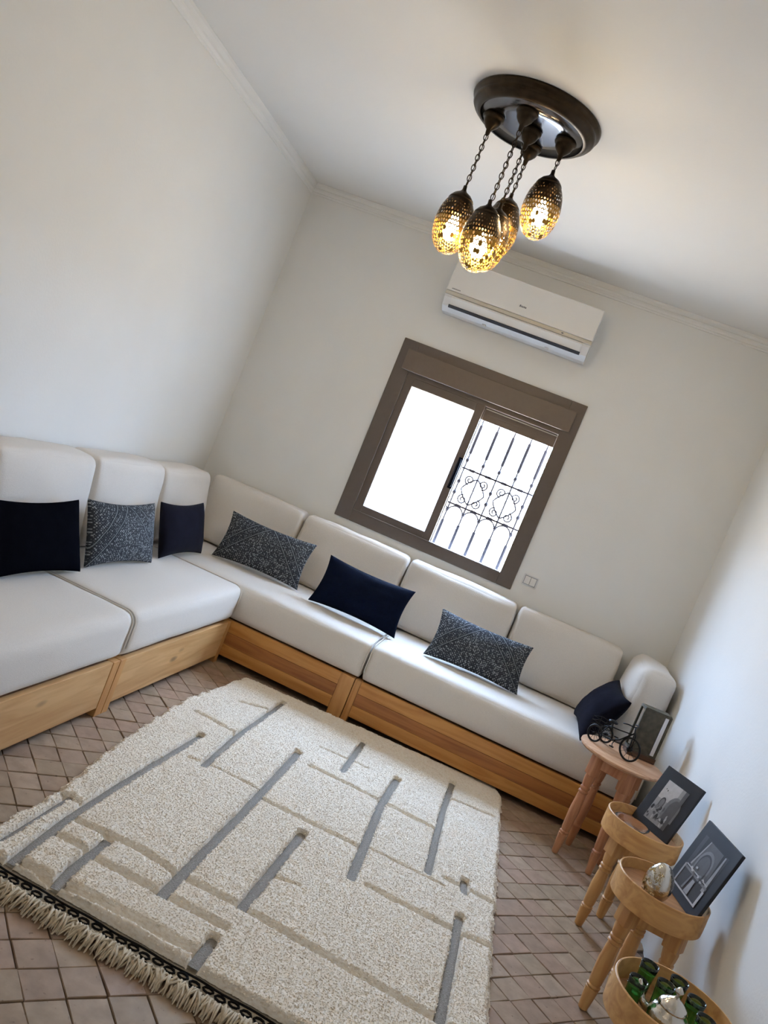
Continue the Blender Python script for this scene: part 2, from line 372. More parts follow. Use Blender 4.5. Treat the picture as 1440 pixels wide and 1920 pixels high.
# rug outline, needed to know which tiles show
RUG_L = [(-.70, 1.04), (-.93, 1.03), (-1.14, 1.012), (-1.55, .968), (-2.06, .995), (-2.51, 1.045), (-2.58, 1.065), (-2.86, 1.055), (-3.0, 1.10)]
RUG_R = [(-.70, 2.40), (-.78, 2.435), (-.90, 2.461), (-1.68, 2.49), (-2.11, 2.50), (-2.58, 2.515), (-3.0, 2.52)]
def interp(tab, y):
    ys = [-t[0] for t in tab]; return np.interp(-y, ys, [t[1] for t in tab])
def rug_back(x): return np.interp(x, [1.0, 1.035, 1.6, 2.03, 2.42], [-.97, -.935, -.873, -.80, -.74])
RUG_F = -2.972

# floor tiles: square terracotta tiles laid on the diagonal
DX, DY = .068, .064
def tile_mesh(name, seed):
    rd = random.Random(seed); b = bmesh.new(); g = .978
    cs = [(DX, 0), (0, DY), (-DX, 0), (0, -DY)]
    j = [(x * g + rd.uniform(-.0016, .0016), y * g + rd.uniform(-.0016, .0016)) for x, y in cs]
    bot = [b.verts.new((x, y, -.012)) for x, y in j]; mid = [b.verts.new((x, y, -.0018)) for x, y in j]
    top = [b.verts.new((x * .965, y * .965, rd.uniform(-.0006, .0006))) for x, y in j]
    for A, C in ((bot, mid), (mid, top)):
        for k in range(4): b.faces.new((A[k], A[(k + 1) % 4], C[(k + 1) % 4], C[k]))
    b.faces.new(top)
    d = bpy.data.meshes.new(name); b.to_mesh(d); b.free(); d.materials.append(M_tile); return d
TM = [tile_mesh('tile', i) for i in range(6)]
cells = []
OXT, OYT = 1.488, -3.156
for i in range(-60, 70):
    for j in range(-60, 70):
        x = OXT + (i + j) * DX; y = OYT + DY + (i - j) * DY
        if not (-.02 < x < XR + .02 and YF < y < .02): continue
        u, v = project((x, y, 0)); d = (CROT.transposed() @ (Vector((x, y, 0)) - CAM)).z
        hid = (x < .74 or y > -.74 or d > -.3 or not (-30 < u < 1470 and -30 < v < 1950)
               or (interp(RUG_L, y) + .07 < x < interp(RUG_R, y) - .07 and RUG_F + .03 < y < rug_back(x) - .06))
        cells.append((hid, -d, x, y))
vis = sorted([c for c in cells if not c[0]], key=lambda c: c[1])[:300]
vk = {(c[2], c[3]) for c in vis}
for h, d, x, y in vis:
    o = bpy.data.objects.new('tile', TM[random.randrange(6)]); COL.objects.link(o); o.parent = floor
    o.location = (x + random.uniform(-.0015, .0015), y + random.uniform(-.0015, .0015), random.uniform(-.0018, .0008)); o.rotation_euler = (random.uniform(-.006, .006), random.uniform(-.006, .006), random.choice((0, PI)) + random.uniform(-.022, .022))
b = bmesh.new()
for h, d, x, y in cells:
    if (x, y) in vk: continue
    g = .972; vv = [b.verts.new((max(0, min(XR, x + a * DX * g)), y + c * DY * g, z)) for z in (-.012, -.001) for a, c in ((1, 0), (0, 1), (-1, 0), (0, -1))]
    b.faces.new(vv[4:])
    for k in range(4): b.faces.new((vv[k], vv[(k + 1) % 4], vv[4 + (k + 1) % 4], vv[4 + k]))
d = bpy.data.meshes.new('tile_field'); b.to_mesh(d); b.free()
o = put('tile_field', d, M_tile_i, floor); o['kind'] = 'stuff'

# ------------------------------------------------------------------ window
win = struct('window_1', (1.51, 0, WZ0))
B = new(); y0, y1 = -.012, .07
B.box(WX0, 1.018, y0, y1, WZ0, WZ1, .003).box(2.004, WX1, y0, y1, WZ0, WZ1, .003).box(1.018, 2.004, y0, y1, WZ0, .966, .003).box(1.018, 2.004, y0, y1, 2.005, WZ1, .003)
B.box(1.018, 2.004, .0, .06, 1.858, 2.005)
part('window_frame', B, M_taupe, win, world=True)
part('shutter_box', new().box(.972, 2.056, -.034, -.012, 1.885, 2.012, .004), M_taupe2, win, world=True)
part('sill_lip', new().box(WX0 + .1, WX1 - .1, -.016, .0, .962, .970, .002), M_taupe, win, world=True)
sash = part('sliding_sash', new().box(1.018, 1.068, .0, .03, .966, 1.858, .002).box(1.486, 1.536, .0, .03, .966, 1.858, .002)
            .box(1.068, 1.486, .0, .03, .966, 1.012, .002).box(1.068, 1.486, .0, .03, 1.808, 1.858, .002), M_taupe, win, world=True)
tag(part('window_pane', new().box(1.064, 1.490, .012, .017, 1.008, 1.812), M_frost, sash, world=True), 'frosted white window pane')
part('pull_handle', new().box(1.515, 1.532, -.03, .0, 1.325, 1.505, .006).box(1.51, 1.537, -.008, .002, 1.315, 1.515, .003), M_darkpl, sash, world=True)
part('sash_rear', new().box(1.03, 1.07, .035, .06, .966, 1.858, .002).box(1.497, 1.541, .035, .06, .966, 1.858, .002)
     .box(1.07, 1.497, .035, .06, .966, 1.0, .002).box(1.07, 1.497, .035, .06, 1.82, 1.858, .002), M_taupe, win, world=True)
for k in range(3):
    part('shutter_slat', new().box(1.02, 2.003, .075, .087, 1.778 + k * .038, 1.818 + k * .038, .003), M_taupe2, win, world=True)
part('light_gap_strip', new().box(1.545, 2.003, .045, .05, 1.845, 1.85), M_silverstrip, win, world=True)  # pale strip standing in for the line of light above the slats

# wrought iron grille outside the window
GY = .165
gr = thing('window_grille', 'wrought iron window grille with scrollwork behind the open sash', 'grille', (1.51, GY, .9))
BX = [1.01 + .1068 * k for k in range(10)]
def spiral(cx, cz, r, a0, turns, sgn, n=22):
    return [(cx + r * (1 - .8 * t / n) * math.cos(a0 + sgn * 2 * PI * turns * t / n), GY, cz + r * (1 - .8 * t / n) * math.sin(a0 + sgn * 2 * PI * turns * t / n)) for t in range(n + 1)]
for x in BX:
    if not (OX0 + .01 < x < OX1 - .01): continue
    g = part('bar', new().tube([(x, GY, OZ0), (x, GY, OZ1)], .006, 6).tube([(x, GY, OZ0), (x, GY, 1.118)], .0112, 8)
             .tube([(x, GY, 1.562), (x, GY, 1.752)], .0112, 8), M_iron, gr, world=True)
    for z in (1.19, 1.378, 1.305, 1.52):
        if z in (1.378, 1.305) and (BX.index(x) % 2 == 0): continue
        part('collar', new().lathe([(0, -.016), (.009, -.013), (.0135, 0), (.009, .013), (0, .016)], 8, (x, GY, z)), M_iron, g, world=True, smooth=True)
for z in (1.232, 1.466):
    rl = part('rail', new().box(OX0, OX1, GY - .003, GY + .003, z - .006, z + .006), M_iron, gr, world=True)
    for k in range(9):
        xm = (BX[k] + BX[k + 1]) / 2
        if xm < OX1: part('collar', new().box(xm - .018, xm + .018, GY - .006, GY + .006, z - .009, z + .009, .002), M_iron, rl, world=True)
for k in range(9):
    xm = (BX[k] + BX[k + 1]) / 2
    if OX0 < xm - .05 and xm + .05 < OX1:
        a = [(xm + .05 * math.cos(t), GY, 1.175 + .05 * math.sin(t)) for t in np.linspace(0, PI, 12)]
        part('arch', new().tube(a, .0052, 6), M_iron, gr, world=True)
CEN = [BX[k] for k in (0, 2, 4, 6, 8)]
for cx in CEN:
    for sx in (-1, 1):
        for sz in (-1, 1):
            x0 = cx + sx * .045; z0 = 1.343 + sz * .065
            if not (OX0 + .04 < x0 < OX1 - .04): continue
            sp = spiral(x0, z0, .032, PI / 2 if sz < 0 else -PI / 2, 1.5, sx * sz)
            part('scroll', new().tube(sp, .0052, 6), M_iron, gr, world=True)
    pts = [(cx + .075 * math.cos(t) * abs(math.cos(t)) ** .6, GY, 1.343 + .085 * math.sin(t) * abs(math.sin(t)) ** .6) for t in np.linspace(0, 2 * PI, 33)[:-1]]
    if OX0 + .08 < cx < OX1 - .08: part('scroll', new().tube(pts, .0055, 6, closed=True), M_iron, gr, world=True)

# ------------------------------------------------------------------ air conditioner
ac = thing('air_conditioner', 'white wall mounted air conditioner above the window', 'air conditioner', (1.53, 0, 2.28))
ax0, ax1 = 1.088, 1.978
def sweep_x(prof, x0, x1, bev=0):
    B = new(); A = [B.b.verts.new((x0, y, z)) for y, z in prof]; C = [B.b.verts.new((x1, y, z)) for y, z in prof]
    for i in range(len(prof)):
        j = (i + 1) % len(prof); B.b.faces.new((A[i], A[j], C[j], C[i]))
    B.b.faces.new(A[::-1]); B.b.faces.new(C)
    return B
part('casing', sweep_x([(0, 2.285), (0, 2.572), (-.15, 2.574), (-.188, 2.56), (-.196, 2.385), (-.190, 2.352), (-.165, 2.305), (-.115, 2.282), (-.06, 2.278)], ax0, ax1), M_whitepl2, ac, world=True)
fp = part('front_panel', new().box(ax0 - .002, ax1 + .002, -.204, -.186, 2.388, 2.572, .006, 3), M_whitepl, ac, world=True)
part('trim_strip', new().box(ax0 - .002, ax1 + .002, -.2035, -.188, 2.366, 2.387, .003), M_silverstrip, ac, world=True)
part('louvre', sweep_x([(-.198, 2.362), (-.200, 2.355), (-.178, 2.316), (-.172, 2.318)], ax0 + .045, ax1 - .045), M_whitepl, ac, world=True)
part('vent_slot', sweep_x([(-.1765, 2.3165), (-.181, 2.312), (-.172, 2.298), (-.166, 2.302)], ax0 + .04, ax1 - .04), M_slot, ac, world=True)
for x in (1.36, 1.75): part('clip', new().box(x - .012, x + .012, -.13, -.11, 2.276, 2.285, .002), M_whitepl2, ac, world=True)
gx = 1.522
for w, h in ((.007, .012), (.005, .009), (.006, .008), (.005, .010), (.007, .008)):     # small grey maker's mark
    part('logo_letter', new().box(gx, gx + w, -.2055, -.203, 2.434, 2.434 + h), M_logo, fp, world=True); gx += w + .0025
gx = 1.118
for k in range(7): part('print_mark', new().box(gx, gx + .005, -.2052, -.203, 2.400, 2.405), M_logo, fp, world=True); gx += .0075
part('indicator', new().box(1.80, 1.812, -.2048, -.2, 2.373, 2.380), M_logo, ac, world=True)

# wall switch right of the window
sw = thing('wall_switch', 'small white double switch plate below right corner of the window', 'switch', (2.187, 0, .987))
part('plate', new().box(2.142, 2.232, -.009, 0, .955, 1.021, .003), M_whitepl2, sw, world=True)
M_swgrey = mat('grey_switch_border', srgb(150, 150, 152), .5, noise_scale=20, noise_amt=.02)
part('bezel', new().box(2.149, 2.225, -.0105, -.008, .961, 1.015, .001), M_swgrey, sw, world=True)
for k in range(2): part('rocker', new().box(2.153 + k * .035, 2.186 + k * .035, -.0135, -.0095, .965, 1.011, .002), M_whitepl, sw, world=True)

# ------------------------------------------------------------------ sofa: wooden bases
ZT, ZB, SD = .2333, .0376, .8208
def base(name, label, run, a0, a1, post0, post1, planks):
    """run 'x': along the back wall, 'y': along the left wall; a0..a1 the extent of the unit"""
    T = thing(name, label, 'sofa base', ((a0 + a1) / 2, -SD / 2, 0) if run == 'x' else (SD / 2, (a0 + a1) / 2, 0), group='low pine bases under the sofa')
    def bx(a, b_, d0, d1, z0, z1, bev=.003):
        return new().box(a, b_, -d1, -d0, z0, z1, bev) if run == 'x' else new().box(d0, d1, a, b_, z0, z1, bev)
    L, R = a0 + post0, a1 - post1
    zz = np.linspace(ZB, ZT, len(planks) + 1)
    for k, m in enumerate(planks): part('plank', bx(L, R, SD - .026, SD - .002, zz[k] + .0006, zz[k + 1] - .0006, .0015), m, T, world=True)
    if post0: part('leg', bx(a0 + .001, L - .0008, SD - .05, SD, 0, ZT, .002), PINE_P, T, world=True)
    if post1: part('leg', bx(R + .0008, a1 - .001, SD - .05, SD, 0, ZT, .002), PINE_P, T, world=True)
    for a in (a0 + .01, a1 - .05): part('leg', bx(a, a + .04, .02, .06, 0, ZT - .03), PINE_P, T, world=True)
    for a in (a0 + .012, a1 - .032): part('side_panel', bx(a, a + .02, .06, SD - .052, ZB + .03, ZT - .022), PINE_D, T, world=True)
    part('platform', bx(a0 + .004, a1 - .004, .01, SD - .028, ZT - .02, ZT - .003), PINE_D, T, world=True)
base('sofa_base', 'honey pine sofa base below the window in the far corner', 'x', .01, 1.552, .0, .078, (PINE_A, PINE_B, PINE_A))
base('sofa_base', 'honey pine sofa base beside the round stool', 'x', 1.554, 3.04, .036, .04, (PINE_A, PINE_B, PINE_A))
base('sofa_base', 'pale pine sofa base by the left wall, next to the corner', 'y', -1.955, -SD - .004, .045, .04, (PINE_L,))
base('sofa_base', 'pale pine sofa base at the left edge of the photo', 'y', -3.35, -1.958, .04, .052, (PINE_L,))

# ------------------------------------------------------------------ cushions
def puff(w, d, h, r, bulge=(.01, .01, .01), n=16, wr=.003, seed=0, taper=0, rx=.014):
    """soft upholstered box; x width, y depth (front is -y), z 0..h; crisp ends (rx), taper narrows the top in y"""
    b = bmesh.new(); bmesh.ops.create_cube(b, size=2); bmesh.ops.subdivide_edges(b, edges=b.edges[:], cuts=n, use_grid_fill=True)
    hf = Vector((w / 2, d / 2, h / 2)); sd = Vector((seed * 3.1, seed * 1.7, seed)); R = (rx, r, r)
    for v in b.verts:
        p = Vector([math.sin(c * PI / 2) for c in v.co])
        q = Vector([p[i] * hf[i] for i in range(3)])
        c = Vector([max(-hf[i] + R[i], min(hf[i] - R[i], q[i])) for i in range(3)])
        e = Vector([(q[i] - c[i]) / R[i] for i in range(3)])
        if e.length > 1e-9:
            e.normalize(); q = Vector([c[i] + e[i] * R[i] for i in range(3)])
        for i in range(3):
            j, k = (i + 1) % 3, (i + 2) % 3
            if (i == 1 and p.y > 0) or (i == 2 and p.z < 0): continue      # back and underside stay flat
            q[i] += bulge[i] * p[i] * (1 - p[j] ** 2) * (1 - p[k] ** 2) * (abs(p[i]) ** 2)
        q.z += hf.z
        if taper: q.y = d / 2 - (d / 2 - q.y) * (1 - taper * q.z / h)
        k = noise.noise_vector(q * 7 + sd) * wr + noise.noise_vector(q * 22 + sd) * wr * .35
        if p.y > .6: k.y = -abs(k.y)
        if p.z < -.6: k.z = abs(k.z)
        v.co = q + k
    me = bpy.data.meshes.new('cushion'); b.to_mesh(me); b.free(); return me
def cushion(name, label, group, w, d, h, r, loc, rotz=0, lean=0, piping=True, cat='cushion', m=None, **kw):
    me = puff(w, d, h, r, **kw)
    o = put(name, me, m or M_linen, None, True); tag(o, label, cat, group)
    o.matrix_world = Matrix.Translation(loc) @ Matrix.Rotation(rotz, 4, 'Z') @ Matrix.Rotation(lean, 4, 'X')
    return o
SEATG = 'cream linen seat cushions'
ZS = ZT + .001
def seat(label, run, a0, a1, h=.2, seed=0):
    L = a1 - a0; d = SD - .005
    loc = ((a0 + a1) / 2, -d / 2 - .004, ZS) if run == 'x' else (d / 2 + .004, (a0 + a1) / 2, ZS)
    R = .05
    o = cushion('seat_cushion', label, SEATG, L, d, h, R, loc, 0 if run == 'x' else PI / 2, bulge=(.003, .007, .005), n=18, seed=seed, wr=.003)
    for e in (-1, 1):       # piped seam round each end
        prof = [(-d / 2, .05)] + [(-d / 2 + R - R * math.cos(t), h - R + R * math.sin(t)) for t in np.linspace(0, PI / 2, 8)] + [(0, h), (d / 2 - .05, h)]
        part('piping', new().tube([(e * (L / 2 - .0055), y, z - .001) for y, z in prof], .0036, 6), M_pipe, o, True)
    return o
seat('cream seat cushion in the corner below the window', 'x', .012, 1.568, .198, 1)
seat('cream seat cushion at the right end beside the round stool', 'x', 1.573, 3.04, .198, 2)
seat('cream seat cushion by the left wall, next to the corner', 'y', -1.960, -SD - .022, .2, 3)
seat('cream seat cushion at the left edge of the photo', 'y', -3.35, -1.972, .201, 4)

# rotate helper: seat built with front at -y; along the left wall the front must face +x
BG = 'cream linen back cushions'
zs = .438
bxs = [.135, .79, 1.49, 2.19, 2.83]
lb = ['cream back cushion below the window wall, first from the corner, behind patterned pillow', 'cream back cushion below the left part of the window, behind navy pillow',
      'cream back cushion below the right part of the window, behind patterned pillow', 'cream back cushion below the wall switch, last before the right end']
for k in range(4):
    cushion('back_cushion', lb[k], BG, bxs[k + 1] - bxs[k] - .014, .215, .405, .045, ((bxs[k] + bxs[k + 1]) / 2, -.122, zs), 0, 0, bulge=(.004, .022, .008), seed=10 + k, taper=.38, wr=.005, rx=.02)
lys = [-2.95, -2.215, -1.53, -.86, -.245]
ll = ['cream back cushion cut off by the left edge of the photo', 'cream back cushion by the left wall, behind black pillow', 'cream back cushion by the left wall, behind grey patterned pillow', 'cream back cushion by the left wall, in the corner behind small dark pillow']
for k in range(4):
    cushion('back_cushion', ll[k], BG, lys[k + 1] - lys[k] - .020, .24, .425 if k < 3 else .41, .045, (.130, (lys[k] + lys[k + 1]) / 2, zs), PI / 2, 0, bulge=(.006, .026, .012), seed=20 + k, taper=.28, wr=.007, rx=.016)
cushion('arm_cushion', 'cream upright arm cushion against the right wall at the sofa end', BG, .50, .215, .425, .055, (2.958, -.315, zs), -PI / 2, 0, bulge=(.02, .03, .014), seed=31, taper=.16, wr=.008, rx=.04)

# throw pillows
def pillow(name, label, group, m, P, zb=.444, T=.062, seed=0, cat='pillow', bend=0):
    x, y, yaw, lean, w, h = P
    b = bmesh.new(); uvl = b.loops.layers.uv.new('UVMap'); n = 22; grid = {}
    for side in (0, 1):
        for i in range(n + 1):
            for j in range(n + 1):
                u = math.sin((2 * i / n - 1) * PI / 2); v = math.sin((2 * j / n - 1) * PI / 2)
                edge = i in (0, n) or j in (0, n)
                if side and edge: grid[1, i, j] = grid[0, i, j]; continue
                t = (max(0, 1 - u * u) ** .42) * (max(0, 1 - v * v) ** .42) * T
                ww = 1 - .075 * (1 - v * v); hh = 1 - .13 * (1 - u * u)
                wrk = noise.noise(Vector((u * 3 + seed, v * 3, side * 5 + seed))) * .006 * (1 - u ** 4) * (1 - v ** 4)
                px_ = u * w / 2 * ww; pz = h / 2 + v * h / 2 * hh
                py_ = (-t if side == 0 else t * .8) + wrk + bend * (u * u - .5)
                vert = b.verts.new((px_, py_, pz)); grid[side, i, j] = vert
    for side in (0, 1):
        for i in range(n):
            for j in range(n):
                q = [(i, j), (i + 1, j), (i + 1, j + 1), (i, j + 1)]
                if side: q = q[::-1]
                try: f = b.faces.new([grid[side, a, c] for a, c in q])
                except ValueError: continue
                for lp, (a, c) in zip(f.loops, q):
                    lp[uvl].uv = ((math.sin((2 * a / n - 1) * PI / 2) + 1) / 2, (math.sin((2 * c / n - 1) * PI / 2) + 1) / 2)
    me = bpy.data.meshes.new(name); b.to_mesh(me); b.free()
    o = put(name, me, m, None, True); tag(o, label, cat, group)
    u = Vector((math.cos(yaw), math.sin(yaw), 0)); mid = Vector((x, y, zb)) + u * w / 2
    o.matrix_world = Matrix.Translation(mid) @ Matrix.Rotation(yaw, 4, 'Z') @ Matrix.Rotation(-lean, 4, 'X')
    return o
PG = 'throw pillows on the sofa'
pillow('throw_pillow', 'black velvet throw pillow at the left edge of the photo', PG, M_black, (.437, -2.43, 1.545, .42, .60, .30), seed=1)
pillow('throw_pillow', 'grey patterned throw pillow on the left run, between two black pillows', PG, M_pattern, (.425, -1.765, 1.51, .34, .535, .295), seed=2)
pillow('throw_pillow', 'small dark velvet throw pillow in the sofa corner', PG, M_char, (.424, -1.10, 1.569, .34, .51, .29), seed=3)
pillow('throw_pillow', 'grey patterned throw pillow nearest the corner on the window run', PG, M_pattern, (.452, -.50, .15, .42, .54, .295), seed=4)
pillow('throw_pillow', 'navy blue throw pillow between two patterned pillows', PG, M_navy, (1.09, -.525, .016, .44, .535, .295), seed=5)
pillow('throw_pillow', 'grey patterned throw pillow right of the navy pillow', PG, M_pattern, (1.805, -.555, .049, .6, .545, .295), seed=6)
pillow('throw_pillow', 'charcoal velvet throw pillow leaning on the right arm cushion', PG, M_char, (2.675, -.365, -PI / 2 + .02, .5, .50, .31), seed=7, T=.08)

# ------------------------------------------------------------------ rug
RZ = .034
rug = thing('rug', 'shaggy cream wool rug with grey stripes and fringed end', 'rug', (1.76, -1.9, 0))
P = lambda *pts: [px(u, v, 2, RZ) for u, v in pts]
STRIPES = [P((531, 1317), (444, 1378), (381, 1434)), P((377, 1377), (217, 1473), (133, 1527), (0, 1627)), P((560, 1409), (450, 1527), (375, 1602), (308, 1671)),
           P((567, 1561), (454, 1700)), P((133, 1490), (0, 1573)), P((200, 1575), (140, 1622), (92, 1669)), P((400, 1759), (360, 1811)), P((682, 1390), (642, 1446)),
           P((745, 1460), (717, 1504), (659, 1646)), P((849, 1467), (832, 1517), (803, 1637)), P((872, 1650), (872, 1673)), P((863, 1717), (851, 1787), (826, 1917))]
SW = [.024, .026, .029, .028, .013, .028, .027, .024, .030, .026, .025, .028]
GROOVES = [P((367, 1334), (444, 1375)), P((488, 1496), (676, 1590)), P((582, 1435), (717, 1504), (817, 1554)), P((688, 1660), (855, 1746), (926, 1777)),
           P((146, 1538), (267, 1594), (329, 1636), (454, 1700), (600, 1786), (813, 1908), (900, 1960)), P((183, 1611), (317, 1682), (421, 1736)),
           P((42, 1611), (100, 1648)), P((125, 1657), (233, 1711), (375, 1786)), P((108, 1563), (167, 1594)), P((450, 1315), (504, 1330)),
           P((834, 1646), (926, 1694)), P((847, 1498), (924, 1531)), P((120, 1488), (146, 1500))]
GW = [.011, .013, .013, .014, .017, .019, .017, .024, .016, .008, .012, .006, .018]
FAINT = [P((354, 1419), (408, 1440), (483, 1478)), P((690, 1590), (830, 1660)), P((600, 1400), (690, 1440)), P((504, 1640), (560, 1660))]
nx, ny = 400, 560
gx = np.linspace(.90, 2.56, nx); gy = np.linspace(RUG_F, -.70, ny)
GX, GYY = np.meshgrid(gx, gy)
rng = np.random.default_rng(3)
def vnoise(scale, seed):
    r = np.random.default_rng(seed); a = r.random((int(2.6 / scale) + 3, int(1.9 / scale) + 3))
    fx = (GX - .88) / scale; fy = (GYY + 3.1) / scale; ix = fx.astype(int); iy = fy.astype(int); tx = fx - ix; ty = fy - iy
    tx = tx * tx * (3 - 2 * tx); ty = ty * ty * (3 - 2 * ty)
    return (a[iy, ix] * (1 - tx) + a[iy, ix + 1] * tx) * (1 - ty) + (a[iy + 1, ix] * (1 - tx) + a[iy + 1, ix + 1] * tx) * ty
WOB = (vnoise(.06, 1) - .5) * .012
def dist(pl):
    D = np.full(GX.shape, 9.)
    for a, c in zip(pl, pl[1:]):
        ax, ay, bx_, by = a.x, a.y, c.x, c.y; L2 = (bx_ - ax) ** 2 + (by - ay) ** 2
        t = np.clip(((GX - ax) * (bx_ - ax) + (GYY - ay) * (by - ay)) / L2, 0, 1)
        D = np.minimum(D, np.hypot(GX - ax - t * (bx_ - ax), GYY - ay - t * (by - ay)))
    return D
H = np.full(GX.shape, 1.)
def sstep(e0, e1, x): t = np.clip((x - e0) / (e1 - e0), 0, 1); return t * t * (3 - 2 * t)
for pl_, w in zip(STRIPES, SW): H = np.minimum(H, .12 + .88 * sstep(w * .42, w * .5 + .009, dist(pl_) + WOB * .3))
for pl_, w in zip(GROOVES, GW): H = np.minimum(H, .05 + .95 * sstep(w * .2, w * .5 + .011, dist(pl_) + WOB * .25))
for pl_ in FAINT: H = np.minimum(H, .72 + .28 * sstep(.001, .014, dist(pl_) + WOB * .25))
xl = interp(RUG_L, gy)[:, None] + (vnoise(.03, 5) - .5) * .022; xr = interp(RUG_R, gy)[:, None] + (vnoise(.03, 6) - .5) * .012
yb = rug_back(gx)[None, :] + (vnoise(.03, 7) - .5) * .012
edge = np.minimum(np.minimum(GX - xl, xr - GX), np.minimum(yb - GYY, GYY - RUG_F + .006))
H = np.minimum(H, sstep(-.004, .022, edge))
H = H * (1 - .4 * sstep(-.90, -.80, GYY))
tuft = (vnoise(.009, 8) - .5) * .002 + (vnoise(.03, 9) - .5) * .003 + (rng.random(GX.shape) - .5) * .0010 + (vnoise(.25, 11) - .5) * .004
Zr = .002 + H * (RZ + .001) + tuft * np.clip(H * 1.3, 0, 1)
keep = edge > -.004
JX = GX + (rng.random(GX.shape) - .5) * .0028; JY = GYY + (rng.random(GX.shape) - .5) * .0028
idx = -np.ones(GX.shape, int); idx[keep] = np.arange(keep.sum())
verts = np.stack([JX[keep] - 1.76, JY[keep] + 1.9, np.maximum(Zr[keep], .001)], 1)
q = np.stack([idx[:-1, :-1], idx[:-1, 1:], idx[1:, 1:], idx[1:, :-1]], -1).reshape(-1, 4); q = q[(q >= 0).all(1)]
me = bpy.data.meshes.new('pile'); me.from_pydata(verts, [], q); me.update()
o = put('pile', me, M_rug, rug, True); o['kind'] = 'stuff'
# individual wool tufts: small leaning spikes over the pile
sp = .0066; tx = np.arange(.90, 2.56, sp); ty = np.arange(RUG_F, -.70, sp); TX, TY = np.meshgrid(tx, ty)
TX = TX + (rng.random(TX.shape) - .5) * sp * 1.2; TY = TY + (rng.random(TX.shape) - .5) * sp * 1.2
ii = np.clip(((TX - gx[0]) / (gx[1] - gx[0])).round().astype(int), 0, nx - 1); jj = np.clip(((TY - gy[0]) / (gy[1] - gy[0])).round().astype(int), 0, ny - 1)
ok = (H[jj, ii] > .6) & (edge[jj, ii] > -.001); TX, TY, TZ, TH = TX[ok], TY[ok], Zr[jj, ii][ok], H[jj, ii][ok]
n_t = len(TX); ang = rng.random(n_t) * 2 * PI; hh = (.0016 + .0024 * rng.random(n_t)); rr = .0042 + .0018 * rng.random(n_t)
tilt = .0045 * rng.random(n_t); ta = rng.normal(-1.2, 1.2, n_t)
V = np.zeros((n_t, 4, 3))
for k in range(3):
    V[:, k, 0] = TX + rr * np.cos(ang + k * 2 * PI / 3); V[:, k, 1] = TY + rr * np.sin(ang + k * 2 * PI / 3); V[:, k, 2] = TZ - .0015
V[:, 3, 0] = TX + tilt * np.cos(ta); V[:, 3, 1] = TY + tilt * np.sin(ta); V[:, 3, 2] = TZ + hh * (.4 + .6 * TH)
V = V.reshape(-1, 3) - np.array([1.76, -1.9, 0])
F = (np.arange(n_t)[:, None, None] * 4 + np.array([[0, 1, 3], [1, 2, 3], [2, 0, 3]])[None]).reshape(-1, 3)
me = bpy.data.meshes.new('wool_tufts'); me.vertices.add(len(V)); me.vertices.foreach_set('co', V.ravel()); me.loops.add(F.size); me.loops.foreach_set('vertex_index', F.ravel().astype(np.int32))
me.polygons.add(len(F)); me.polygons.foreach_set('loop_start', np.arange(0, F.size, 3, dtype=np.int32)); me.update(calc_edges=True)
o = put('wool_tufts', me, M_rug, rug, True); o['kind'] = 'stuff'
def ribbon(pl_, w, z, m, name):
    d0 = (pl_[0] - pl_[1]).normalized(); d1 = (pl_[-1] - pl_[-2]).normalized(); pl_ = [pl_[0] + d0 * .018] + list(pl_[1:-1]) + [pl_[-1] + d1 * .018]
    for p in pl_: p.y = max(p.y, RUG_F + .006)
    B = new(); prev = None; pts = []
    for a, c in zip(pl_, pl_[1:]):
        k = max(2, int((c - a).length / .03))
        pts += [a.lerp(c, t / k) for t in range(k)]
    pts.append(pl_[-1]); rings = []
    for i, p in enumerate(pts):
        t = (pts[min(i + 1, len(pts) - 1)] - pts[max(i - 1, 0)]); t.z = 0; t.normalize(); s = Vector((-t.y, t.x, 0))
        ww = w * (.5 + noise.noise(Vector((p.x * 30, p.y * 30, 1))) * .10)
        rings.append([B.b.verts.new((p.x + s.x * o_, p.y + s.y * o_, zz)) for o_, zz in ((-ww, z - .003), (-ww * .8, z), (ww * .8, z), (ww, z - .003))])
    for A, C in zip(rings, rings[1:]):
        for k in range(3): B.b.faces.new((A[k], A[k + 1], C[k + 1], C[k]))
    return part(name, B, m, rug, True, True)
for pl_, w in zip(STRIPES, SW): tag(ribbon(pl_, w + .004, .020, M_weave, 'grey_stripe'), 'grey flat woven stripe')
xa, xb = 1.10, 2.52
tag(part('border_band', new().box(xa, xb, -3.030, RUG_F + .01, .003, .010, .002), M_weave2, rug, world=True), 'flat woven end band')
B = new(); x = xa + .01          # black stitched chain pattern along the end band
while x < xb - .03:
    w = .028; yv = -2.999
    pts = [(x + w / 2 + math.cos(t) * w * .5, yv + math.sin(t) * .009 + (.003 if int((x - xa) / .04) % 2 else -.003), .0115) for t in np.linspace(0, 2 * PI, 9)[:-1]]
    B.tube(pts, .0034, 5, closed=True); x += .036
for yy, r in ((-2.982, .003), (-3.018, .0016), (-3.023, .0012)):
    B.tube([(xx, yy + .002 * math.sin(xx * 40), .011) for xx in np.linspace(xa, xb, 60)], r, 5)
o = part('stitched_pattern', B, M_knot, rug, True, True); o['kind'] = 'stuff'
B = new(); rd = random.Random(5)
